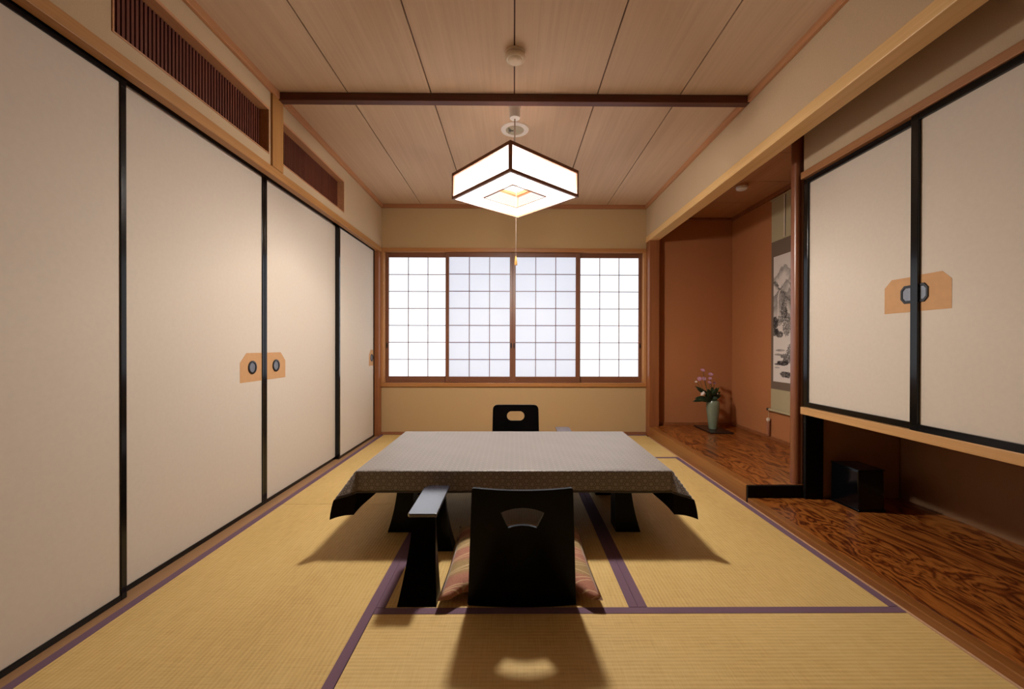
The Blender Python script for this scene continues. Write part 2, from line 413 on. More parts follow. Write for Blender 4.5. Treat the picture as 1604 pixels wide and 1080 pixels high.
# trims under the ceiling
TZ = ZC - .040
struct(bx(XL, XL + .018, YF, YB - .018, TZ, ZC).obj('trim_1', 'trim_wood_y', bevel=.002))
struct(bx(XL, XR, YB - .018, YB, TZ, ZC).obj('trim_2', 'trim_wood_x', bevel=.002))
struct(bx(XR - .018, XR, YF, YB - .018, TZ, ZC).obj('trim_3', 'trim_wood_y', bevel=.002))
struct(bx(XA - .022, XA, YD + .08, YB - .02, ZA - .035, ZA).obj('trim_4', 'corner_post_z', bevel=.002))
struct(bx(1.44, XA, YB - .022, YB, ZA - .022, ZA).obj('trim_5', 'corner_post_z', bevel=.002))
# head rail and sill of the left doors
mb = MB(); mb.box(XL - .034, XL + .008, .53, YB, 1.846, 1.893); mb.box(XL - .135, XL - .034, .53, YB, 1.8745, 1.893)
struct(mb.obj('trim_6', 'amber_wood_y', bevel=.002))
struct(bx(XL - .16, XL - .004, .50, YB, -.06, .001).obj('trim_7', 'sill_wood_y', bevel=.001))
# window casing
mb = MB(); mb.box(XL, XR - .001, YB - .014, YB + .10, 1.854, 1.893)
struct(mb.obj('trim_8', 'casing_wood_x', bevel=.002))
struct(bx(XL, XR - .001, YB - .018, YB + .10, .489, .526).obj('trim_9', 'casing_wood_x', bevel=.002))
struct(bx(XL, XL + .024, YB - .010, YB + .10, .526, 1.854).obj('trim_10', 'casing_wood_z', bevel=.001))
struct(bx(XR - .027, XR - .001, YB - .010, YB + .10, .526, 1.854).obj('trim_11', 'casing_wood_z', bevel=.001))
# corner posts
struct(bx(XL - .11, XL, 4.015, YB, -.05, 1.846).obj('trim_12', 'corner_post_z', bevel=.002))
tag(bx(XR, 1.445, YB - .10, YB, 0, 1.957).obj('corner_post', 'corner_post_z', bevel=.003),
    'square red brown post between the window and the alcove', 'post')
tag(bx(XL - .012, XL + .012, 2.236, 2.340, 1.893, ZC - .038).obj('short_post', 'post_wood_z', bevel=.002),
    'short amber wooden post between the two vent grilles', 'post')
# dark beam across the ceiling, pale lintel beam over the alcove
tag(bx(XL + .008, XR - .004, 2.292, 2.338, ZC - .0445, ZC).obj('ceiling_beam', 'beam_wood', bevel=.003),
    'dark brown beam running across the ceiling in front of the lamp', 'beam')
tag(bx(XR - .004, 1.440, .45, YB, 1.955, 2.012).obj('lintel_beam', 'pine_y', bevel=.003),
    'long pale pine lintel beam over the alcove and cupboard', 'beam')

# ------------------------------------------------------------------ straw mats
def mat(cx, cy, w, l, rz, label):
    """w across, l along; long edges carry the purple cloth border"""
    r = thing('tatami_mat', label, 'tatami mat', (cx, cy, -.055), rz, 'straw mats on the floor')
    bw = .032; g = .0015
    bx(-w / 2 + g, w / 2 - g, -l / 2 + g, l / 2 - g, 0, .055).obj('straw_surface', 'tatami_straw', r)
    for sx in (-1, 1):
        x0, x1 = sorted((sx * (w / 2 - g + .0008), sx * (w / 2 - bw)))
        bx(x0, x1, -l / 2 + g, l / 2 - g, .006, .0562).obj('cloth_border', 'mat_border', r)['label'] = 'dark purple cloth border'
    return r
XM0, XM1, XM2, XM3 = -1.346, -.473, .431, 1.3365
YM = (.485, 1.388, 2.302, 3.238, 4.088)
mat((XM0 + XM1) / 2, (YM[0] + YM[2]) / 2, XM1 - XM0, YM[2] - YM[0], 0, 'straw mat along the left sliding doors, nearest to the camera')
mat((XM0 + XM1) / 2, (YM[2] + YM[4]) / 2, XM1 - XM0, YM[4] - YM[2], 0, 'straw mat in the far left corner below the window')
mat((XM1 + XM2) / 2, (YM[1] + YM[3]) / 2, XM2 - XM1, YM[3] - YM[1], 0, 'straw mat in the middle under the low table and near chair')
mat((XM2 + XM3) / 2, (YM[1] + YM[3]) / 2, XM3 - XM2, YM[3] - YM[1], 0, 'straw mat to the right of the table along the alcove step')
mat((XM1 + XM3) / 2, (YM[0] + YM[1]) / 2, YM[1] - YM[0], XM3 - XM1, PI / 2, 'straw mat laid crosswise in the foreground behind the near chair')
mat((XM1 + XM3) / 2, (YM[3] + YM[4]) / 2, YM[4] - YM[3], XM3 - XM1, PI / 2, 'straw mat laid crosswise under the window at the far wall')
struct(bx(XM0, XR, YF, YM[0] - .002, -.055, 0).obj('floor', 'brown_wood_y'), 'wooden floor behind the camera')

# ------------------------------------------------------------------ left sliding doors
def pull(parent, x, y, z, nx, r=.036):
    """round recessed pull on a face whose normal is +-x"""
    mb = MB()
    prof = [(r, 0), (r, .003), (r * .9, .0045), (r * .74, .0045), (r * .70, .0005)]
    n = 32; rings = []
    for rr, h in prof:
        rings.append([mb.b.verts.new((x + nx * h, y + rr * math.cos(2 * PI * k / n), z + rr * math.sin(2 * PI * k / n))) for k in range(n)])
    for a, b in zip(rings, rings[1:]):
        for k in range(n): mb.b.faces.new((a[k], a[(k + 1) % n], b[(k + 1) % n], b[k]))
    o = mb.obj('finger_pull', 'pull_black', parent, smooth=True); o['label'] = 'round black finger pull'
    mb = MB(); v = [mb.b.verts.new((x + nx * .0010, y + .70 * r * math.cos(2 * PI * k / n), z + .70 * r * math.sin(2 * PI * k / n))) for k in range(n)]
    mb.b.faces.new(v)
    m = mb.obj('pull_cup', 'pull_metal', parent, smooth=True); m['label'] = 'grey metal cup of the finger pull'
def patch(parent, x, y0, y1, z0, z1, nx, cut_at, cut):
    pts = [(y0, z0), (y1, z0)]
    pts += [(y1, z1 - cut), (y1 - cut, z1)] if cut_at == 'hi' else [(y1, z1)]
    pts += [(y0 + cut, z1), (y0, z1 - cut)] if cut_at == 'lo' else [(y0, z1)]
    a, b = sorted((x, x + nx * .0008))
    mb = MB().prism(pts, 0, a, b)
    mb.obj('pull_patch', 'patch_paper', parent)['label'] = 'tan paper patch with a cut corner'
def fusuma(n, y0, y1, x, z0=.001, z1=1.873, tt=.020):
    """x is the room-side face of the paper"""
    o = bx(x - .020, x, y0 + .004, y1 - .004, z0 + .004, z1 - .004).obj('door_%d' % n, 'fusuma_paper'); struct(o)
    mb = MB(); s, t = .021, .020; a, b = x - .022, x + .005
    mb.box(a, b, y0, y0 + s, z0, z1); mb.box(a, b, y1 - s, y1, z0, z1)
    mb.box(a, b, y0 + s, y1 - s, z0, z0 + t); mb.box(a, b, y0 + s, y1 - s, z1 - tt, z1)
    mb.obj('door_frame', 'black_lacquer', o, bevel=.0015)['label'] = 'thin black lacquer door frame'
    return o
XD1, XD2 = -1.388, -1.418
fusuma(1, .545, 1.452, XD1, tt=.046)
d2 = fusuma(2, 1.430, 2.299, XD2); d3 = fusuma(3, 2.301, 3.235, XD2)
d4 = fusuma(4, 3.205, 4.013, XD1, tt=.036)
patch(d2, XD2, 2.098, 2.278, .707, .862, 1, 'lo', .050); pull(d2, XD2 + .001, 2.196, .784, 1)
patch(d3, XD2, 2.322, 2.512, .707, .862, 1, 'hi', .050); pull(d3, XD2 + .001, 2.414, .784, 1)
patch(d4, XD1, 3.872, 3.992, .707, .862, 1, 'lo', .045); pull(d4, XD1 + .001, 3.945, .784, 1)

# ------------------------------------------------------------------ vent grilles
def vent(y0, y1, label):
    r = thing('vent_grille', label, 'vent grille', (XL, (y0 + y1) / 2, VZ[0]), 0, 'slatted vents above the left doors')
    h = VZ[1] - VZ[0]; w = (y1 - y0) / 2; e = .0008
    mb = MB(); a, b = -.099, .003
    mb.box(a, b, -w + e, w - e, h - .014, h - e); mb.box(a, b, -w + e, w - e, e, .006)
    mb.box(a, b, -w + e, -w + .007, .006, h - .014); mb.box(a, b, w - .007, w - e, .006, h - .014)
    mb.obj('vent_frame', 'trim_wood_y', r, bevel=.0008)
    mb = MB(); n = int(round((y1 - y0) / .0182))
    for k in range(n):
        y = -w + .010 + (2 * w - .02) * (k + .5) / n
        mb.box(-.064, -.046, y - .0052, y + .0052, .005, h - .013)
    s = mb.obj('slats', 'slat_wood_z', r); s['label'] = 'dark red vertical wooden slats'
    bx(-.098, -.090, -w + .006, w - .006, .005, h - .013).obj('back_panel', 'slat_wood_z', r)
vent(*V1, 'long dark slatted vent grille above the nearest left doors')
vent(*V2, 'dark slatted vent grille beyond the ceiling beam, nearer the window')

# ------------------------------------------------------------------ shoji window
def shoji(n, x0, x1, gx0, gx1, yc, paper):
    z0, z1, gz0, gz1 = .527, 1.853, .588, 1.811
    t = .013
    mb = MB()
    mb.box(x0, gx0, yc - t, yc + t, z0, z1); mb.box(gx1, x1, yc - t, yc + t, z0, z1)
    o = mb.obj('window_%d' % n, 'sash_wood_z', bevel=.0015); struct(o)
    mb = MB(); mb.box(gx0, gx1, yc - t, yc + t, z0, gz0); mb.box(gx0, gx1, yc - t, yc + t, gz1, z1)
    mb.obj('sash_rail', 'sash_wood_x', o, bevel=.0015)
    mb = MB(); w = .0033
    for k in (1, 2):
        x = gx0 + (gx1 - gx0) * k / 3; mb.box(x - w, x + w, yc - .004, yc + .004, gz0, gz1)
    for k in range(1, 7):
        z = gz0 + (gz1 - gz0) * k / 7; mb.box(gx0, gx1, yc - .0045, yc + .0045, z - w, z + w)
    mb.obj('lattice', 'sash_wood_x', o)
    MB().quad((gx0 - .004, yc + .006, gz0 - .004), (gx1 + .004, yc + .006, gz0 - .004), (gx1 + .004, yc + .006, gz1 + .004), (gx0 - .004, yc + .006, gz1 + .004)).obj('paper', paper, o)['label'] = 'backlit white window paper'
    return o
def sash_pull(o, x, yc, z=.905):
    mb = MB(); n = 20
    v = [(x + .0075 * math.cos(2 * PI * k / n), z + .030 * math.sin(2 * PI * k / n)) for k in range(n)]
    mb.prism(v, 1, yc - .0148, yc - .0125); mb.obj('finger_pull', 'pull_black', o)
YW1, YW2 = YB + .066, YB + .034
w1 = shoji(1, -1.317, -.660, -1.287, -.688, YW1, 'shoji_paper_outer')
w2 = shoji(2, -.699, -.0135, -.664, -.043, YW2, 'shoji_paper_inner')
w3 = shoji(3, -.0125, .676, .017, .632, YW2, 'shoji_paper_inner')
w4 = shoji(4, .640, 1.318, .684, 1.286, YW1, 'shoji_paper_outer')
sash_pull(w1, -1.303, YW1); sash_pull(w2, -.028, YW2); sash_pull(w3, .002, YW2); sash_pull(w4, 1.302, YW1)
# outside: glazed sash with a middle rail, and the light of the street
mb = MB()
for x in (XL, -.68, 0, .68, XR): mb.box(x - .022, x + .022, YB + .27, YB + .30, .40, 1.98)
for z in (.44, 1.18, 1.94): mb.box(XL, XR, YB + .27, YB + .30, z - .030, z + .030)
struct(mb.obj('window_5', 'dark_metal'), 'outer window sash behind the paper screens')

# ------------------------------------------------------------------ alcove floor, boards, post
Y0 = 2.327
struct(bx(1.408, XA, Y0 + .002, YB - .002, .0, .1).obj('floor', 'flame_board'), 'glossy figured alcove floor board')
o = bx(1.348, 1.408, Y0, YB - .10, -.05, .1005).obj('alcove_step', 'step_wood_y', bevel=.003)
tag(o, 'long brown wooden step edge of the raised alcove floor', 'step')
mb = MB(); mb.box(1.3485, 1.667, Y0 - .018, Y0 - .001, .031, .0995); mb.box(1.3485, 1.358, Y0 - .018, Y0 - .001, 0, .031)
tag(mb.obj('end_panel', 'black_board', bevel=.001), 'low black end panel closing the alcove step', 'panel')
struct(bx(1.3372, 1.3450, .485, YB - .10, -.05, .0025).obj('trim_13', 'sill_pale_y'))
struct(bx(1.3455, 1.3890, .452, Y0 - .019, -.05, .0305).obj('trim_14', 'step_wood_y', bevel=.003))
struct(bx(1.3892, XA + .01, .452, Y0 - .019, -.05, .030).obj('floor', 'flame_board', bevel=.003), 'glossy figured floor board below the wall cupboard')
struct(bx(XA - .012, XA, YD + .09, YB - .012, .1, .127).obj('baseboard_alcove_right', 'corner_post_z', bevel=.001))
struct(bx(1.445, XA, YB - .012, YB, .1, .127).obj('baseboard_alcove_back', 'corner_post_z', bevel=.001))
# polished round-edged post
mb = MB(); pts = []; cx, cy, hx, hy = 1.6645, 2.362, .0275, .029; rr = .020
for (sx, sy, a0) in ((1, 1, 0), (-1, 1, 90), (-1, -1, 180), (1, -1, 270)):
    for k in range(7):
        a = math.radians(a0 + 15 * k); pts.append((cx + sx * (hx - rr) + rr * math.cos(a), cy + sy * (hy - rr) + rr * math.sin(a)))
mb.prism(pts, 2, .1, ZA)
tag(mb.obj('alcove_post', 'polished_post', smooth=True), 'polished red brown alcove post with rounded edges, beside the hanging scroll', 'post')
tag(bx(1.668, 1.770, YD - .020, YD - .002, .031, .5155).obj('black_side_board', 'black_board', bevel=.001), 'upright black board under the cupboard beside the alcove post', 'board')

# ------------------------------------------------------------------ wall cupboard on the right
cab = thing('wall_cupboard', 'wall cupboard with two cream paper sliding doors above the wooden floor board', 'cupboard', (1.64, 1.40, .520))
def L(x0, x1, y0, y1, z0, z1): return bx(x0 - 1.64, x1 - 1.64, y0 - 1.40, y1 - 1.40, z0 - .52, z1 - .52)
YE = 2.302
L(1.644, XA + .008, .46, YE, .5165, .5575).obj('ledge', 'ledge_wood_y', cab, bevel=.002)['label'] = 'pale wooden bottom ledge'
L(1.640, 1.70, .46, YE, 1.859, 1.8975).obj('head_rail', 'rail_wood_y', cab, bevel=.002)
L(1.78, XA + .008, .46, YE, .562, 1.857).obj('body', 'niche_plaster', cab)
def cab_door(y0, y1, x, back):
    z0, z1 = .5585, 1.858
    o = L(x, x + back - .001, y0 + .004, y1 - .004, z0 + .004, z1 - .004).obj('door', 'fusuma_paper', cab)
    mb = MB(); a, b = x - .012 - 1.64, x + back - 1.64; s, t = .031, .028
    A, B, Z0, Z1 = y0 - 1.40, y1 - 1.40, z0 - .52, z1 - .52
    mb.box(a, b, A, A + s, Z0, Z1); mb.box(a, b, B - s, B, Z0, Z1)
    mb.box(a, b, A + s, B - s, Z0, Z0 + t); mb.box(a, b, A + s, B - s, Z1 - t, Z1)
    f = mb.obj('door_frame', 'black_lacquer', o, bevel=.0015); f['label'] = 'black lacquer door frame'
    return o
def oct_pull(o, x, y, z, h=.039, w=.0315):
    mb = MB(); c = .62
    def ring(k, dx): return [mb.b.verts.new((x + dx - 1.64, y - 1.40 + k * w * p, z - .52 + k * h * q)) for p, q in
                             ((-.50, -1), (.50, -1), (1, -.52), (1, .52), (.50, 1), (-.50, 1), (-1, .52), (-1, -.52))]
    a, b, c2 = ring(1, 0), ring(.95, -.004), ring(.72, -.004); d = ring(.68, -.0012)
    for p, q in ((a, b), (b, c2), (c2, d)):
        for k in range(8): mb.b.faces.new((p[k], p[(k + 1) % 8], q[(k + 1) % 8], q[k]))
    mb.obj('finger_pull', 'pull_black', o)['label'] = 'eight-sided black finger pull'
    mb = MB(); mb.b.faces.new(ring_pts(mb, x - .0014, y, z, w * .70, h * .70)); mb.obj('pull_cup', 'pull_metal', o)['label'] = 'grey metal cup of the finger pull'
def ring_pts(mb, x, y, z, w, h):
    return [mb.b.verts.new((x - 1.64, y - 1.40 + w * p, z - .52 + h * q)) for p, q in
            ((-.50, -1), (.50, -1), (1, -.52), (1, .52), (.50, 1), (-.50, 1), (-1, .52), (-1, -.52))]
XCA, XCB = 1.6765, 1.6605
dA = cab_door(1.622, 2.3085, XCA, .018)
dB = cab_door(.985, 1.668, XCB, .0035)
dC = cab_door(.47, .99, XCA, .018)
def cab_patch(o, x, y0, y1, hi):
    z0, z1, cut = 1.050, 1.198, .034
    pts = [(y0, z0), (y1, z0)] + ([(y1, z1 - cut), (y1 - cut, z1)] if hi else [(y1, z1)]) + ([(y0, z1)] if hi else [(y0 + cut, z1), (y0, z1 - cut)])
    pts = [(p - 1.40, q - .52) for p, q in pts]
    MB().prism(pts, 0, x - .0008 - 1.64, x - 1.64).obj('pull_patch', 'patch_paper', o)['label'] = 'tan paper patch with a cut corner'
cab_patch(dA, XCA, 1.654, 1.813, True); oct_pull(dA, XCA - .001, 1.704, 1.125)
cab_patch(dB, XCB, 1.518, 1.640, False); oct_pull(dB, XCB - .001, 1.634, 1.125)

# small black glossy box on the floor board
r = thing('black_box', 'small glossy black box on the wooden board under the cupboard', 'box', (1.80, 2.10, .030))
mb = MB()
for sgn, z0, z1 in ((1, .004, .214),):
    mb.hull8([(0.022, .012, z0), (.165, .018, z0), (.160, .182, z0), (.005, .182, z0)], [(.018, .014, z1), (.162, .020, z1), (.158, .180, z1), (.006, .180, z1)])
mb.obj('casing', 'black_lacquer', r, bevel=.006, smooth=False)
mb = MB().hull8([(.016, .010, .2145), (.166, .016, .2145), (.162, .184, .2145), (.003, .184, .2145)], [(.018, .012, .222), (.164, .018, .222), (.160, .182, .222), (.005, .182, .222)])
mb.obj('lid', 'black_lacquer', r, bevel=.002)
mb = MB().hull8([(.016, .006, .0), (.168, .012, .0), (.164, .188, .0), (.001, .188, .0)], [(.018, .009, .0105), (.166, .015, .0105), (.162, .185, .0105), (.003, .185, .0105)])
mb.obj('base_rim', 'black_lacquer', r, bevel=.002)

# ------------------------------------------------------------------ hanging scroll
SX = XA - .006
sy0, sy1 = 3.005, 3.462
scroll = thing('hanging_scroll', 'hanging scroll with an ink mountain landscape on the right alcove wall', 'hanging scroll', (SX, (sy0 + sy1) / 2, .345))
cy = (sy0 + sy1) / 2; hw = (sy1 - sy0) / 2
def S(x, y0, y1, z0, z1): return bx(x - .0012, x, y0, y1, z0 - .345, z1 - .345)
S(-.0001, -hw, hw, 1.795, 2.150).obj('upper_cloth', 'scroll_cloth', scroll)['label'] = 'plain olive beige cloth above the picture'
S(-.0001, -hw, hw, .362, .540).obj('lower_cloth', 'scroll_cloth', scroll)['label'] = 'plain olive beige cloth below the picture'
S(-.0001, -hw, hw, .540, 1.795).obj('picture_border', 'scroll_border', scroll)['label'] = 'grey brown cloth border of the picture'
mb = MB(); f = mb.quad((-.0016, hw - .030, .606 - .345), (-.0016, -hw + .030, .606 - .345), (-.0016, -hw + .030, 1.664 - .345), (-.0016, hw - .030, 1.664 - .345))
p = mb.obj('picture', 'ink_landscape', scroll); p['label'] = 'black ink landscape painting'
# uv: u runs from the window side to the camera side
uv = p.data.uv_layers.new(name='uv')
for lp in p.data.loops:
    co = p.data.vertices[lp.vertex_index].co
    uv.data[lp.index].uv = ((hw - .030 - co.y) / (2 * hw - .06), (co.z - (.606 - .345)) / 1.058)
for yb in (3.292, 3.175):
    S(-.0030, yb - cy - .003, yb - cy + .007, 1.805, 2.148).obj('hanging_band', 'scroll_band', scroll)['label'] = 'narrow pale hanging band'
    S(-.0032, yb - cy - .010, yb - cy - .0035, 1.805, 2.148).obj('band_edge', 'scroll_band_dark', scroll)
MB().tube([(-.009, -hw - .004, 2.154 - .345), (-.009, hw + .004, 2.154 - .345)], .006).obj('hanger_rod', 'scroll_cloth', scroll)
MB().tube([(-.013, -hw - .002, .358 - .345), (-.013, hw + .002, .358 - .345)], .0115, 16).obj('roller', 'scroll_cloth', scroll, smooth=True)
for s_ in (-1, 1):
    MB().tube([(-.013, s_ * (hw + .002), .358 - .345), (-.013, s_ * (hw + .026), .358 - .345)], .0135, 16).obj('roller_knob', 'roller_dark', scroll, bevel=.002, smooth=True)
mb = MB().tube([(-.006, -.08, 2.158 - .345), (.000, 0, ZA - .02 - .345), (-.006, .08, 2.158 - .345)], .002, 8)
mb.obj('hanging_cord', 'scroll_band_dark', scroll)
# weight below the roller end
wt = thing('scroll_weight', 'wooden scroll weight with a pale bead hanging below the scroll roller', 'scroll weight', (XA - .020, 3.476, .1285))
MB().lathe([(.004, 0), (.0125, .002), (.0135, .02), (.0135, .118), (.011, .124)], n=20).obj('weight_body', 'weight_wood', wt, smooth=True)
MB().lathe([(.009, .124), (.0155, .130), (.0165, .140), (.0155, .150), (.008, .156)], n=20).obj('bead', 'ceramic_bead', wt, smooth=True)['label'] = 'pale ceramic bead'
MB().tube([(0, 0, .154), (.001, 0, .222)], .0018, 8).obj('cord', 'scroll_cloth', wt)

# ------------------------------------------------------------------ vase, board, flowers
tag(bx(1.805, 2.015, 3.675, 4.030, .1, .112).obj('display_board', 'lacquer_mat', bevel=.002), 'thin dark lacquer board under the vase in the alcove', 'board')
vx, vy, vz = 1.905, 3.845, .1125
va = thing('vase', 'tall pale green vase holding flowers in the alcove', 'vase', (vx, vy, vz))
prof = [(.030, 0), (.0365, .002), (.038, .012), (.044, .06), (.051, .12), (.0575, .18), (.0600, .225), (.0590, .250), (.0535, .265), (.051, .272), (.0475, .273), (.0455, .268), (.045, .25), (.042, .20), (.036, .08)]
MB().lathe(prof, n=40).obj('body', 'celadon', va, smooth=True)
fl = thing('flower_arrangement', 'loose bunch of pink and white flowers with dark leaves in the green vase', 'flowers', (vx, vy, vz + .225))
def leaf(p0, p1, w, mat_, droop=.02):
    p0, p1 = Vector(p0), Vector(p1); d = p1 - p0; side = d.cross(Vector((0, -1, .35))).normalized(); n = 7
    nrm = d.cross(side).normalized(); mb = MB(); Lr, Rr, Mr = [], [], []
    for i in range(n + 1):
        s = i / n; c = p0 + d * s + Vector((0, 0, -droop * s * s)); ww = w * math.sin(PI * min(1, .06 + .94 * s)) ** .75 if i < n else 0.0005
        Lr.append(mb.b.verts.new(c + side * ww - nrm * ww * .3)); Rr.append(mb.b.verts.new(c - side * ww - nrm * ww * .3)); Mr.append(mb.b.verts.new(c))
    for i in range(n):
        mb.b.faces.new((Lr[i], Lr[i + 1], Mr[i + 1], Mr[i])); mb.b.faces.new((Mr[i], Mr[i + 1], Rr[i + 1], Rr[i]))
    o = mb.obj('leaf', mat_, fl, smooth=True)
    m = o.modifiers.new('thick', 'SOLIDIFY'); m.thickness = .0008
def stem(p1, bend=.02):
    a = Vector((R.uniform(-.015, .015), R.uniform(-.012, .012), -.03)); b = Vector(p1)
    pts = []
    for i in range(8):
        s = i / 7; pts.append(a.lerp(b, s) + Vector((bend * math.sin(PI * s), 0, .012 * math.sin(PI * s))))
    MB().tube(pts, .0019, 6).obj('stem', 'stem_green', fl)
def daisy(c, r, mat_, n=13, tilt=(.5, 0)):
    mb = MB(); T = Matrix.Rotation(tilt[0] + .35, 3, 'X') @ Matrix.Rotation(tilt[1], 3, 'Y'); c = Vector(c)
    for layer, (rs, lift) in enumerate(((1.0, .1), (.72, .35))):
        for k in range(n):
            a = 2 * PI * (k + .5 * layer) / n; u = Vector((math.cos(a), math.sin(a), 0)); w = Vector((-math.sin(a), math.cos(a), 0)) * r * .17
            q = [u * r * .12, u * r * .55 * rs + w + Vector((0, 0, r * lift * .5)), u * r * rs + Vector((0, 0, r * lift)), u * r * .55 * rs - w + Vector((0, 0, r * lift * .5))]
            mb.quad(*[c + T @ x for x in q])
    o = mb.obj('blossom', mat_, fl)
    m = o.modifiers.new('thick', 'SOLIDIFY'); m.thickness = .0009
    mb = MB(); prof = [(.001, -.002), (r * .22, 0), (r * .2, .003), (r * .08, .006)]; mb.lathe(prof, n=12)
    for v in mb.b.verts: v.co = c + T @ v.co
    mb.obj('blossom_heart', 'petal_heart', fl, smooth=True)
def at(px, py, dy=0.0):
    d = vy + dy; return ((px - 805) * d / 632 - vx, dy, .904 - (py - 542) * d / 632 - (vz + .225))
for px, py, dy, r_, m_ in ((1102, 580, .0, .024, 'petal_pink'), (1114.5, 586.5, .02, .026, 'petal_pink'), (1096.8, 593.5, -.02, .024, 'petal_pink'),
                           (1104, 593.5, .03, .024, 'petal_pink'), (1113.5, 592.8, -.01, .019, 'petal_pink'), (1112.8, 599, -.035, .020, 'petal_pink'),
                           (1091.5, 598, .0, .013, 'petal_white'), (1120.5, 600, .03, .016, 'petal_pink'), (1125, 616.5, -.02, .011, 'petal_white')):
    p = at(px, py, dy); stem(p, R.uniform(-.015, .015)); daisy(p, r_, m_, tilt=(R.uniform(.3, .9), R.uniform(-.4, .4)))
# white rose-like bloom
p = at(1102.6, 616.8, -.05); stem(p, 0); mb = MB()
for k in range(14):
    a = k * 2.4; rr = .006 + .0011 * k; c = Vector(p); u = Vector((math.cos(a), 0, math.sin(a))); w = Vector((-math.sin(a), 0, math.cos(a)))
    mb.quad(c + Vector((0, -.014 + .001 * k, 0)), c + u * rr + w * rr * .55 + Vector((0, -.010 + .0009 * k, 0)), c + u * rr * 1.35 + Vector((0, -.004 + .0008 * k, 0)), c + u * rr - w * rr * .55 + Vector((0, -.010 + .0009 * k, 0)))
o = mb.obj('blossom', 'petal_white', fl); o['label'] = 'single white bloom'
m = o.modifiers.new('thick', 'SOLIDIFY'); m.thickness = .001
base = (1114.5, 628)
for px, py, w, dy, m_ in ((1090, 604, .022, -.02, 'leaf_green'), (1093, 609, .020, .02, 'leaf_green'), (1086, 628, .020, -.03, 'leaf_green'), (1089.5, 622, .024, .0, 'leaf_green'),
                      (1097, 626, .022, -.05, 'leaf_green'), (1100, 608, .018, .03, 'leaf_green'), (1128, 604, .016, .02, 'leaf_light'), (1131, 619, .020, -.01, 'leaf_green'), (1130, 611, .018, .03, 'leaf_light'),
                      (1124, 606, .022, -.03, 'leaf_green'), (1117, 605, .024, .03, 'leaf_green'), (1110, 609, .024, -.04, 'leaf_green'), (1121, 612, .026, -.05, 'leaf_green'), (1112, 614, .026, -.06, 'leaf_green'), (1127, 622, .02, -.05, 'leaf_green'), (1106, 622, .022, -.06, 'leaf_green')):
    a = at(base[0] + R.uniform(-3, 4), base[1] + R.uniform(-6, 0), dy * .4); b = at(px, py, dy); leaf(a, b, w, m_, R.uniform(.0, .016))

# ------------------------------------------------------------------ low table and its cloth
TX, TY, TZ_ = .7125, .416, .334; tcx, tcy = .004, 2.245
tb = thing('low_table', 'low black table under the patterned cloth in the middle of the room', 'table', (tcx, tcy, .0016))
bx(-TX + .004, TX - .004, -TY + .004, TY - .004, TZ_ - .045, TZ_).obj('tabletop', 'table_top_wood', tb, bevel=.004)
mb = MB(); mb.box(-.60, .60, -.295, -.270, .225, TZ_ - .045); mb.box(-.60, .60, .270, .295, .225, TZ_ - .045); mb.box(-.60, -.575, -.27, .27, .225, TZ_ - .045); mb.box(.575, .60, -.27, .27, .225, TZ_ - .045)
mb.obj('apron', 'black_satin', tb)
def flared(mb, xi, xo, y0, y1, h, outx, outy0, outy1, n=10):
    """leg whose outer faces sweep outwards towards the floor"""
    prev = None
    for i in range(n + 1):
        s = i / n; k = (1 - s) ** 2.0
        ring = [(xi, y0 - outy0 * k, h * s), (xo + outx * k, y0 - outy0 * k, h * s), (xo + outx * k, y1 + outy1 * k, h * s), (xi, y1 + outy1 * k, h * s)]
        vs = [mb.b.verts.new(p) for p in ring]
        if prev:
            for a in range(4): mb.b.faces.new((prev[a], prev[(a + 1) % 4], vs[(a + 1) % 4], vs[a]))
        else: mb.b.faces.new(vs[::-1])
        prev = vs
    mb.b.faces.new(prev); return mb
for sx in (-1, 1):
    for sy in (-1, 1):
        ys = sorted((sy * .190, sy * .275)); o0, o1 = (.020, 0) if sy < 0 else (0, .020)
        flared(MB(), sx * .492, sx * .567, ys[0], ys[1], TZ_ - .045, sx * .045, o0, o1).obj('leg', 'black_satin', tb, smooth=True)

OA, OB = .103, .205                      # overhang at the long sides, at the ends
CLOTH_HX, CLOTH_HY = TX + OB, TY + OA
cloth_material()
def drape(u, v):
    sx, sy = (1 if u > 0 else -1), (1 if v > 0 else -1)
    ex, ey = max(abs(u) - TX, 0), max(abs(v) - TY, 0); rho = .007
    def prof(s):
        a = s / rho
        if a < PI / 2: return rho * math.sin(a), rho * (1 - math.cos(a))
        return rho, rho + s - rho * PI / 2
    x, y, z = min(abs(u), TX), min(abs(v), TY), TZ_ + .0022
    wob = .0012 * math.sin(u * 23 + v * 7) * math.sin(v * 19 - u * 5)
    if ex == 0 and ey == 0: return (sx * x, sy * y, z + wob * .5)
    if ex == 0 or ey == 0:
        o, d = prof(ex + ey); o += d * .03 * (1 + math.sin((u if ex == 0 else v) * 14)) 
        return (sx * (x + (o if ex else 0)), sy * (y + (o if ey else 0)), z - d)
    r = math.hypot(ex, ey); th = math.atan2(ex, ey)
    o, d = prof(r); k = min(th, PI / 2 - th) / (PI / 4)
    phi = math.radians(41) * k ** .85
    az = th
    out = o + d * math.sin(phi) + d * .03
    return (sx * (x + out * math.sin(az)), sy * (y + out * math.cos(az)), z - d * math.cos(phi))
def lines(h, over, n):
    e = [over * k / 16 for k in range(1, 17)]; fine = [.002, .005, .009]
    o = sorted(set(e + fine)); ins = [-h + 2 * h * k / n for k in range(n + 1)]
    return [-h - q for q in reversed(o)] + ins + [h + q for q in o]
us, vs = lines(TX, OB, 40), lines(TY, OA, 24)
bm = bmesh.new(); uvl = bm.loops.layers.uv.new('uv')
grid = [[bm.verts.new(drape(u, v)) for u in us] for v in vs]
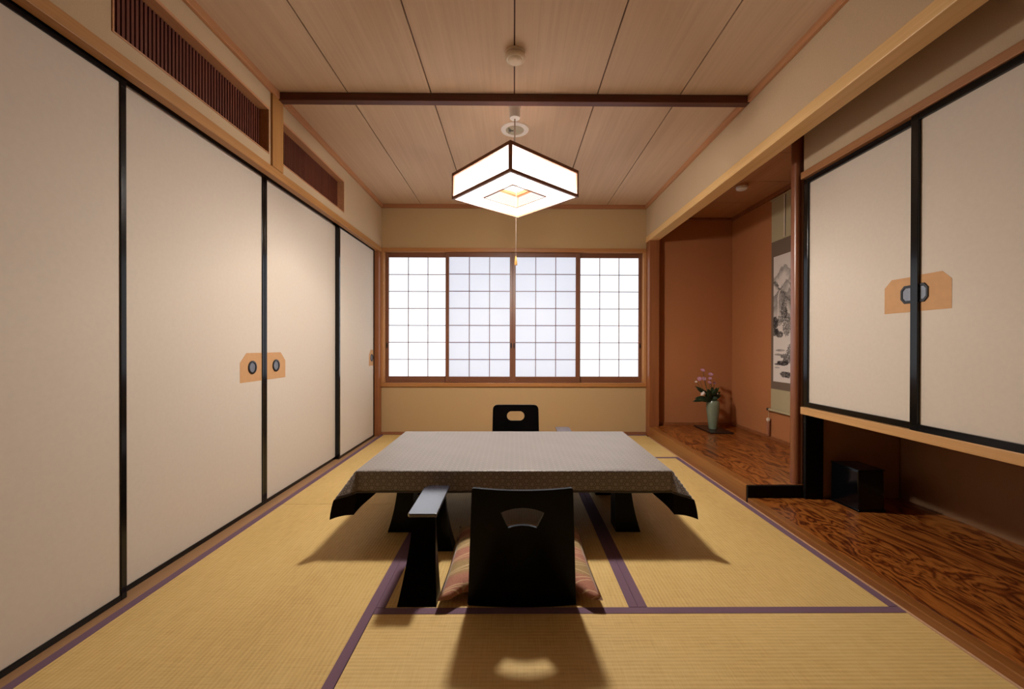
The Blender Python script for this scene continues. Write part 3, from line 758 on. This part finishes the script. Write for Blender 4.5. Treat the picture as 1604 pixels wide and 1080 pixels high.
for j in range(len(vs) - 1):
    for i in range(len(us) - 1):
        f = bm.faces.new((grid[j][i], grid[j][i + 1], grid[j + 1][i + 1], grid[j + 1][i]))
        for lp, (a, b) in zip(f.loops, ((i, j), (i + 1, j), (i + 1, j + 1), (i, j + 1))): lp[uvl].uv = (us[a], vs[b])
        f.smooth = True
me = bpy.data.meshes.new('tablecloth'); bm.to_mesh(me); bm.free()
me.materials.append(M['hemp_leaf_cloth']); me.materials.append(M['cloth_back'])
cl = bpy.data.objects.new('tablecloth', me); COL.objects.link(cl); cl.location = (tcx, tcy, .0020)
m = cl.modifiers.new('thick', 'SOLIDIFY'); m.thickness = .0014; m.offset = -1; m.material_offset = 1
tag(cl, 'brown and beige hemp-leaf patterned cloth draped over the low table', 'tablecloth')

# ------------------------------------------------------------------ legless chairs
def ray(poly, c, a):
    d = (math.cos(a), math.sin(a)); best = None
    for (x0, y0), (x1, y1) in zip(poly, poly[1:] + poly[:1]):
        ex, ey = x1 - x0, y1 - y0; den = d[0] * ey - d[1] * ex
        if abs(den) < 1e-12: continue
        t = ((x0 - c[0]) * ey - (y0 - c[1]) * ex) / den; s = ((x0 - c[0]) * d[1] - (y0 - c[1]) * d[0]) / den
        if t > 1e-9 and -1e-9 <= s <= 1 + 1e-9 and (best is None or t > best): best = t
    return best
def backplate(parent, outer, hole, c, bend, thick, name='backrest'):
    """plate with a hole; bend(u, w) gives the point, n the thickness direction (+y)"""
    A = [2 * PI * k / 180 for k in range(180)] + [math.atan2(q[1] - c[1], q[0] - c[0]) % (2 * PI) for q in outer + hole]
    A = sorted(set(round(a, 6) for a in A)); rings = 9; mb = MB(); fr, bk = [], []
    for a in A:
        ro, ri = ray(outer, c, a), ray(hole, c, a); f_, b_ = [], []
        for k in range(rings + 1):
            t = ri + (ro - ri) * k / rings; u, w = c[0] + t * math.cos(a), c[1] + t * math.sin(a)
            p = Vector(bend(u, w)); f_.append(mb.b.verts.new(p)); b_.append(mb.b.verts.new(p + Vector((0, thick, 0))))
        fr.append(f_); bk.append(b_)
    n = len(A)
    for i in range(n):
        j = (i + 1) % n
        for k in range(rings):
            mb.b.faces.new((fr[i][k], fr[j][k], fr[j][k + 1], fr[i][k + 1])); mb.b.faces.new((bk[i][k], bk[i][k + 1], bk[j][k + 1], bk[j][k]))
        mb.b.faces.new((fr[i][0], bk[i][0], bk[j][0], fr[j][0])); mb.b.faces.new((fr[i][rings], fr[j][rings], bk[j][rings], bk[i][rings]))
    return mb.obj(name, 'black_satin', parent, smooth=True, bevel=.0012)
def rounded(pts, radii, n=6):
    out = []
    for i, p in enumerate(pts):
        a, b = Vector(pts[i - 1]), Vector(pts[(i + 1) % len(pts)]); p = Vector(p); r = radii[i]
        d0, d1 = (a - p).normalized(), (b - p).normalized()
        p0, p1 = p + d0 * r, p + d1 * r
        for k in range(n + 1):
            s = k / n; out.append(tuple(p0.lerp(p, s).lerp(p.lerp(p1, s), s)))
    return out
# near chair (fan-shaped opening)
c1 = thing('floor_chair', 'near black legless chair with a fan-shaped opening in its back', 'chair', (.030, 1.400, 0), 0, 'legless chairs at the low table')
fan = []
for k in range(13):
    a = math.radians(-29 + 58 * k / 12); fan.append((.152 * math.sin(a), .303 - .094 + .152 * math.cos(a)))
for k in range(9):
    a = math.radians(27 - 54 * k / 8); fan.append((.106 * math.sin(a), .303 - .094 + .090 * math.cos(a)))
def bend1(u, w):
    s = w / .42
    return (u, -.006 - .048 * s + .030 * (u / .18) ** 2 * (.35 + .65 * s) - .006, w)
outer = rounded([(-.188, .002), (.188, .002), (.181, .20), (.172, .421), (-.172, .421), (-.181, .20)], [.004, .004, .03, .010, .010, .03])
backplate(c1, outer, fan, (0, .333), bend1, .013)
bx(-.19, .19, .004, .44, .004, .016).obj('seat', 'black_satin', c1, bevel=.003)
bx(-.16, .16, .02, .06, 0, .004).obj('seat_foot', 'black_satin', c1)
# far chair (pill-shaped opening), turned to face the near one
c2 = thing('floor_chair', 'far black legless chair with an oblong opening, behind the table by the window wall', 'chair', (.015, 3.130, 0), PI, 'legless chairs at the low table')
pill = [(.033 * (1 if 0 <= k < 9 or k > 26 else -1) * 1.0 + .036 * math.cos(2 * PI * k / 36), .349 + .036 * math.sin(2 * PI * k / 36)) for k in range(36)]
pill = [(math.copysign(.033, math.cos(2 * PI * k / 36 + .001)) + .036 * math.cos(2 * PI * k / 36 + .001), .350 + .036 * math.sin(2 * PI * k / 36 + .001)) for k in range(36)]
def bend2(u, w):
    s = w / .43
    return (u, -.066 * s + .012 * (u / .18) ** 2 - .012, w)
outer2 = rounded([(-.186, .002), (.186, .002), (.1795, .437), (-.1795, .437)], [.004, .004, .040, .040], 10)
backplate(c2, outer2, pill, (0, .350), bend2, .013)
bx(-.19, .19, .004, .42, .004, .016).obj('seat', 'black_satin', c2, bevel=.003)
bx(-.16, .16, .02, .06, 0, .004).obj('seat_foot', 'black_satin', c2)

# floor cushion on the near chair
def cushion(cx, cy, z0, w, l, label, h=.055):
    mb = MB(); n = 28; top, bot = [], []
    def P(i, j, s):
        u, v = -1 + 2 * i / n, -1 + 2 * j / n
        # edges pull in between the pointed corners
        x = u * w / 2 * (1 - .035 * (1 - v * v) * abs(u)); y = v * l / 2 * (1 - .035 * (1 - u * u) * abs(v))
        e = max(0, (1 - abs(u) ** 3.2) * (1 - abs(v) ** 3.2)) ** .52
        e *= 1 - .10 * math.exp(-(u * u + v * v) * 6)
        q = (.247 - abs(x)) / .05; q = max(0, min(1, q)); q = q * q * (3 - 2 * q)
        if v < 0: y += .046 * q * abs(v) ** 5
        z = .022 - (.004 * (abs(u * v)) ** 4) + (h * e if s > 0 else -.021 * e)
        return (x, y, z)
    for j in range(n + 1):
        top.append([mb.b.verts.new(P(i, j, 1)) for i in range(n + 1)])
        bot.append([top[j][i] if i in (0, n) or j in (0, n) else mb.b.verts.new(P(i, j, -1)) for i in range(n + 1)])
    for j in range(n):
        for i in range(n):
            mb.b.faces.new((top[j][i], top[j][i + 1], top[j + 1][i + 1], top[j + 1][i]))
            q = (bot[j][i], bot[j + 1][i], bot[j + 1][i + 1], bot[j][i + 1])
            mb.b.faces.new(q)
    o = mb.obj('floor_cushion', 'cushion_brocade'); o.location = (cx, cy, z0)
    for p in o.data.polygons: p.use_smooth = True
    return tag(o, label, 'cushion')
cushion(.024, 1.6545, .0165, .566, .566, 'red and olive brocade floor cushion on the seat of the near chair')

# ------------------------------------------------------------------ arm rests
def armrest(loc, rz, label):
    r = thing('armrest', label, 'armrest', loc, rz, 'black lacquer arm rests beside the chairs')
    hw_, hl, z = .0535, .152, .290
    pts = [(-hw_, -hl + .010), (-hw_ + .007, -hl), (hw_ - .004, -hl), (hw_, -hl + .006), (hw_, hl), (-hw_ + .022, hl), (-hw_, hl - .030)]
    MB().prism(pts, 2, z - .014, z).obj('top_board', 'armrest_lacquer', r, bevel=.003)
    for s in (-1, 1):
        n = 12; prev = None; mb = MB()
        for i in range(n + 1):
            t = i / n; k = (1 - t) ** 1.6; w = .042 + .026 * k; zz = (z - .0145) * t
            yo = s * (.118 + .112 * k); yi = s * (.098 + .050 * k)
            ring = [(-w, yo, zz), (w, yo, zz), (w, yi, zz), (-w, yi, zz)]; v = [mb.b.verts.new(q) for q in ring]
            if prev:
                for a in range(4): mb.b.faces.new((prev[a], prev[(a + 1) % 4], v[(a + 1) % 4], v[a]))
            else: mb.b.faces.new(v[::-1])
            prev = v
        mb.b.faces.new(prev); mb.obj('leg', 'black_satin', r, smooth=True)
    return r
armrest((-.334, 1.622, 0), 0, 'black lacquer armrest standing on the left of the near chair')
armrest((.366, 2.905, 0), PI, 'black lacquer armrest behind the table, right of the far chair')

# ------------------------------------------------------------------ pendant lamp
lz, lh, ls = 1.791, .158, .270
lamp = thing('pendant_lamp', 'square pendant lamp with white panels in a dark wooden frame, hanging over the table', 'lamp', (.003, 2.430, lz), math.radians(45 - 3.5))
e = .0085
mb = MB()
for z0, z1, t in ((0, .016, .013), (lh - .019, lh, .015)):
    mb.box(-ls, ls, -ls, -ls + t, z0, z1); mb.box(-ls, ls, ls - t, ls, z0, z1)
    mb.box(-ls, -ls + t, -ls + t, ls - t, z0, z1); mb.box(ls - t, ls, -ls + t, ls - t, z0, z1)
for sx in (-1, 1):
    for sy in (-1, 1):
        x0, x1 = sorted((sx * ls, sx * (ls - .014))); y0, y1 = sorted((sy * ls, sy * (ls - .014)))
        mb.box(x0, x1, y0, y1, .016, lh - .019)
mb.obj('frame', 'lamp_wood', lamp)['label'] = 'dark brown wooden lamp frame'
a = ls - .010
for q in (((-a, -a), (a, -a)), ((a, -a), (a, a)), ((a, a), (-a, a)), ((-a, a), (-a, -a))):
    (x0, y0), (x1, y1) = q
    MB().quad((x0, y0, .006), (x1, y1, .006), (x1, y1, lh - .008), (x0, y0, lh - .008)).obj('shade_panel', 'lamp_shade_paper', lamp)['label'] = 'glowing white side panel'
mb = MB(); h2 = .136; zq = .010
for x0, x1, y0, y1 in ((-a, a, -a, -h2), (-a, a, h2, a), (-a, -h2, -h2, h2), (h2, a, -h2, h2)):
    mb.quad((x0, y0, zq), (x1, y0, zq), (x1, y1, zq), (x0, y1, zq))
mb.obj('bottom_panel', 'lamp_bottom_paper', lamp)['label'] = 'glowing white bottom panel with a square opening'
mb = MB(); t = .0105
for x0, x1, y0, y1 in ((-h2, h2, -h2, -h2 + t), (-h2, h2, h2 - t, h2), (-h2, -h2 + t, -h2 + t, h2 - t), (h2 - t, h2, -h2 + t, h2 - t)): mb.box(x0, x1, y0, y1, .0062, .0085)
mb.obj('opening_frame', 'lamp_wood', lamp)['label'] = 'thin dark square frame around the bottom opening'
# inside: white reflector tray, holder, round tube
mb = MB(); rw = .205
mb.box(-rw, rw, -rw, rw, .1375, .1395); mb.obj('reflector', 'reflector_white', lamp)
for z0, (x0, x1, y0, y1) in ((0, (-rw, rw, -rw, -rw + .03)), (0, (-rw, rw, rw - .03, rw)), (0, (-rw, -rw + .03, -rw + .03, rw - .03)), (0, (rw - .03, rw, -rw + .03, rw - .03))):
    bx(x0, x1, y0, y1, .124, .137).obj('tray_rail', 'lamp_top_wood', lamp)
for (x0, x1, y0, y1) in ((-ls + .01, -rw, -.012, .012), (rw, ls - .01, -.012, .012), (-.012, .012, -ls + .01, -rw), (-.012, .012, rw, ls - .01)): MB().tube([((x0 if abs(x0) > .1 else 0), (y0 if abs(y0) > .1 else 0), .138), ((x1 if abs(x1) > .1 else 0), (y1 if abs(y1) > .1 else 0), .138)], .0018, 6).obj('bracket', 'cord_grey', lamp)
mb = MB(); n, k2, R0, r0 = 40, 12, .100, .0125; rings = []
for i in range(n):
    A = 2 * PI * i / n; rings.append([mb.b.verts.new(((R0 + r0 * math.cos(2 * PI * j / k2)) * math.cos(A), (R0 + r0 * math.cos(2 * PI * j / k2)) * math.sin(A), .098 + r0 * math.sin(2 * PI * j / k2))) for j in range(k2)])
for i in range(n):
    for j in range(k2): mb.b.faces.new((rings[i][j], rings[(i + 1) % n][j], rings[(i + 1) % n][(j + 1) % k2], rings[i][(j + 1) % k2]))
mb.obj('ring_tube', 'lamp_tube', lamp, smooth=True)['label'] = 'lit ring-shaped fluorescent tube'
top = ZC - lz
MB().tube([(0, 0, .140), (0, 0, top - .06)], .0042, 8).obj('suspension_cord', 'cord_grey', lamp)['label'] = 'thin pale hanging cord'
MB().lathe([(.012, -.068), (.030, -.064), (.0335, -.055), (.0335, -.012), (.036, -.010), (.036, 0)], (0, 0, top), 32).obj('ceiling_cap', 'white_plastic', lamp, smooth=True)['label'] = 'white plastic ceiling cap'
MB().tube([(0, -.012, .137), (.000, -.012, -.352)], .0011, 6).obj('pull_cord', 'cord_grey', lamp)['label'] = 'thin pull cord'
MB().lathe([(.002, -.405), (.0085, -.403), (.0075, -.38), (.0045, -.360), (.003, -.350)], (0, -.012, 0), 14).obj('cord_tip', 'tassel_gold', lamp, smooth=True)['label'] = 'small golden pull cord tip'
ld = bpy.data.lights.new('bulb', 'POINT'); ld.energy = 140; ld.shadow_soft_size = .075; ld.color = (1, .925, .84)
lo = bpy.data.objects.new('bulb_light', ld); COL.objects.link(lo); lo.location = (.003, 2.430, lz + .060)

# ------------------------------------------------------------------ ceiling fittings
sd = thing('smoke_detector', 'round ivory smoke detector on the ceiling in front of the beam', 'smoke detector', (.003, 1.975, ZC))
MB().lathe([(.049, 0), (.049, -.013), (.044, -.0135), (.043, -.018)], n=40).obj('base', 'ivory_plastic', sd, smooth=True)
MB().lathe([(.043, -.018), (.0485, -.0185), (.0495, -.024), (.0475, -.032), (.041, -.037), (.037, -.0355), (.033, -.041), (.022, -.046), (.004, -.048)], n=40).obj('dome', 'ivory_plastic', sd, smooth=True)
mb = MB()
for k in (-1, 1): mb.lathe([(.001, -.0025), (.0022, -.001), (.0022, .002)], (k * .012, -.018, -.0455), 10)
mb.obj('indicator', 'white_plastic', sd)
sp = thing('ceiling_vent', 'round white vent ring set in the ceiling behind the lamp cord', 'vent', (.003, 2.672, ZC))
MB().lathe([(.060, -.002), (.060, -.007), (.080, -.008), (.091, -.005), (.093, 0)], n=48, cap=False).obj('ring', 'white_plastic', sp, smooth=True)
MB().lathe([(.0600, -.0062), (.040, -.0045), (.001, -.0042)], n=48).obj('damper_disc', 'vent_inside', sp, smooth=True)
mb = MB(); mb.box(-.040, -.036, -.030, .025, -.016, -.006); mb.box(-.036, -.008, -.004, 0, -.013, -.009); mb.box(-.030, -.026, -.02, .02, -.012, -.008)
mb.obj('damper_spring', 'dark_metal', sp)
hd = thing('alcove_detector', 'small white round fitting on the low ceiling of the alcove', 'detector', (1.838, 3.25, ZA))
MB().lathe([(.046, 0), (.046, -.012), (.043, -.016)], n=32).obj('base', 'ceiling_alcove_wood', hd, smooth=True)
MB().lathe([(.042, -.016), (.043, -.020), (.041, -.034), (.034, -.040), (.004, -.041)], n=32).obj('cap', 'white_plastic', hd, smooth=True)

# ------------------------------------------------------------------ daylight outside the window
al = bpy.data.lights.new('daylight', 'AREA'); al.shape = 'RECTANGLE'; al.size = 3.4; al.size_y = 2.0; al.energy = 45; al.color = (.80, .89, 1.0)
ao = bpy.data.objects.new('daylight_area', al); COL.objects.link(ao); ao.location = (0, YB + .95, 1.35); ao.rotation_euler = (math.radians(-90), 0, 0)
w = bpy.data.worlds.new('world'); sc.world = w; w.use_nodes = True
bg = w.node_tree.nodes['Background']; bg.inputs[0].default_value = (.75, .85, 1, 1); bg.inputs[1].default_value = .15

# ------------------------------------------------------------------ camera
W, H, F = 1604, 1080, 632.0
yaw, pitch, roll = .0075, .0035, .0020
cam = bpy.data.cameras.new('camera'); cam.sensor_width = 36; cam.lens = F / W * 36; cam.clip_start = .02
co = bpy.data.objects.new('camera', cam); COL.objects.link(co); co.location = (0, 0, .904)
fwd = Vector((math.sin(yaw) * math.cos(pitch), math.cos(yaw) * math.cos(pitch), -math.sin(pitch)))
q = fwd.to_track_quat('-Z', 'Y'); co.rotation_mode = 'QUATERNION'
co.rotation_quaternion = q @ Matrix.Rotation(roll, 4, 'Z').to_quaternion()
ppx = 805 + F * math.tan(yaw); ppy = 542 + F * math.tan(pitch)
cam.shift_x = -(ppx - W / 2) / W; cam.shift_y = (ppy - H / 2) / W
sc.camera = co
vs_ = sc.view_settings; sc.display_settings.display_device = 'sRGB'
vs_.view_transform = 'Standard'; vs_.look = 'None'; vs_.gamma = 1; vs_.use_curve_mapping = False; vs_.exposure = 0.0
sc.cycles.use_denoising = True
sc.cycles.max_bounces = 10; sc.cycles.diffuse_bounces = 6; sc.cycles.transparent_max_bounces = 12
sc.cycles.sample_clamp_indirect = 6; sc.cycles.sample_clamp_direct = 5.0
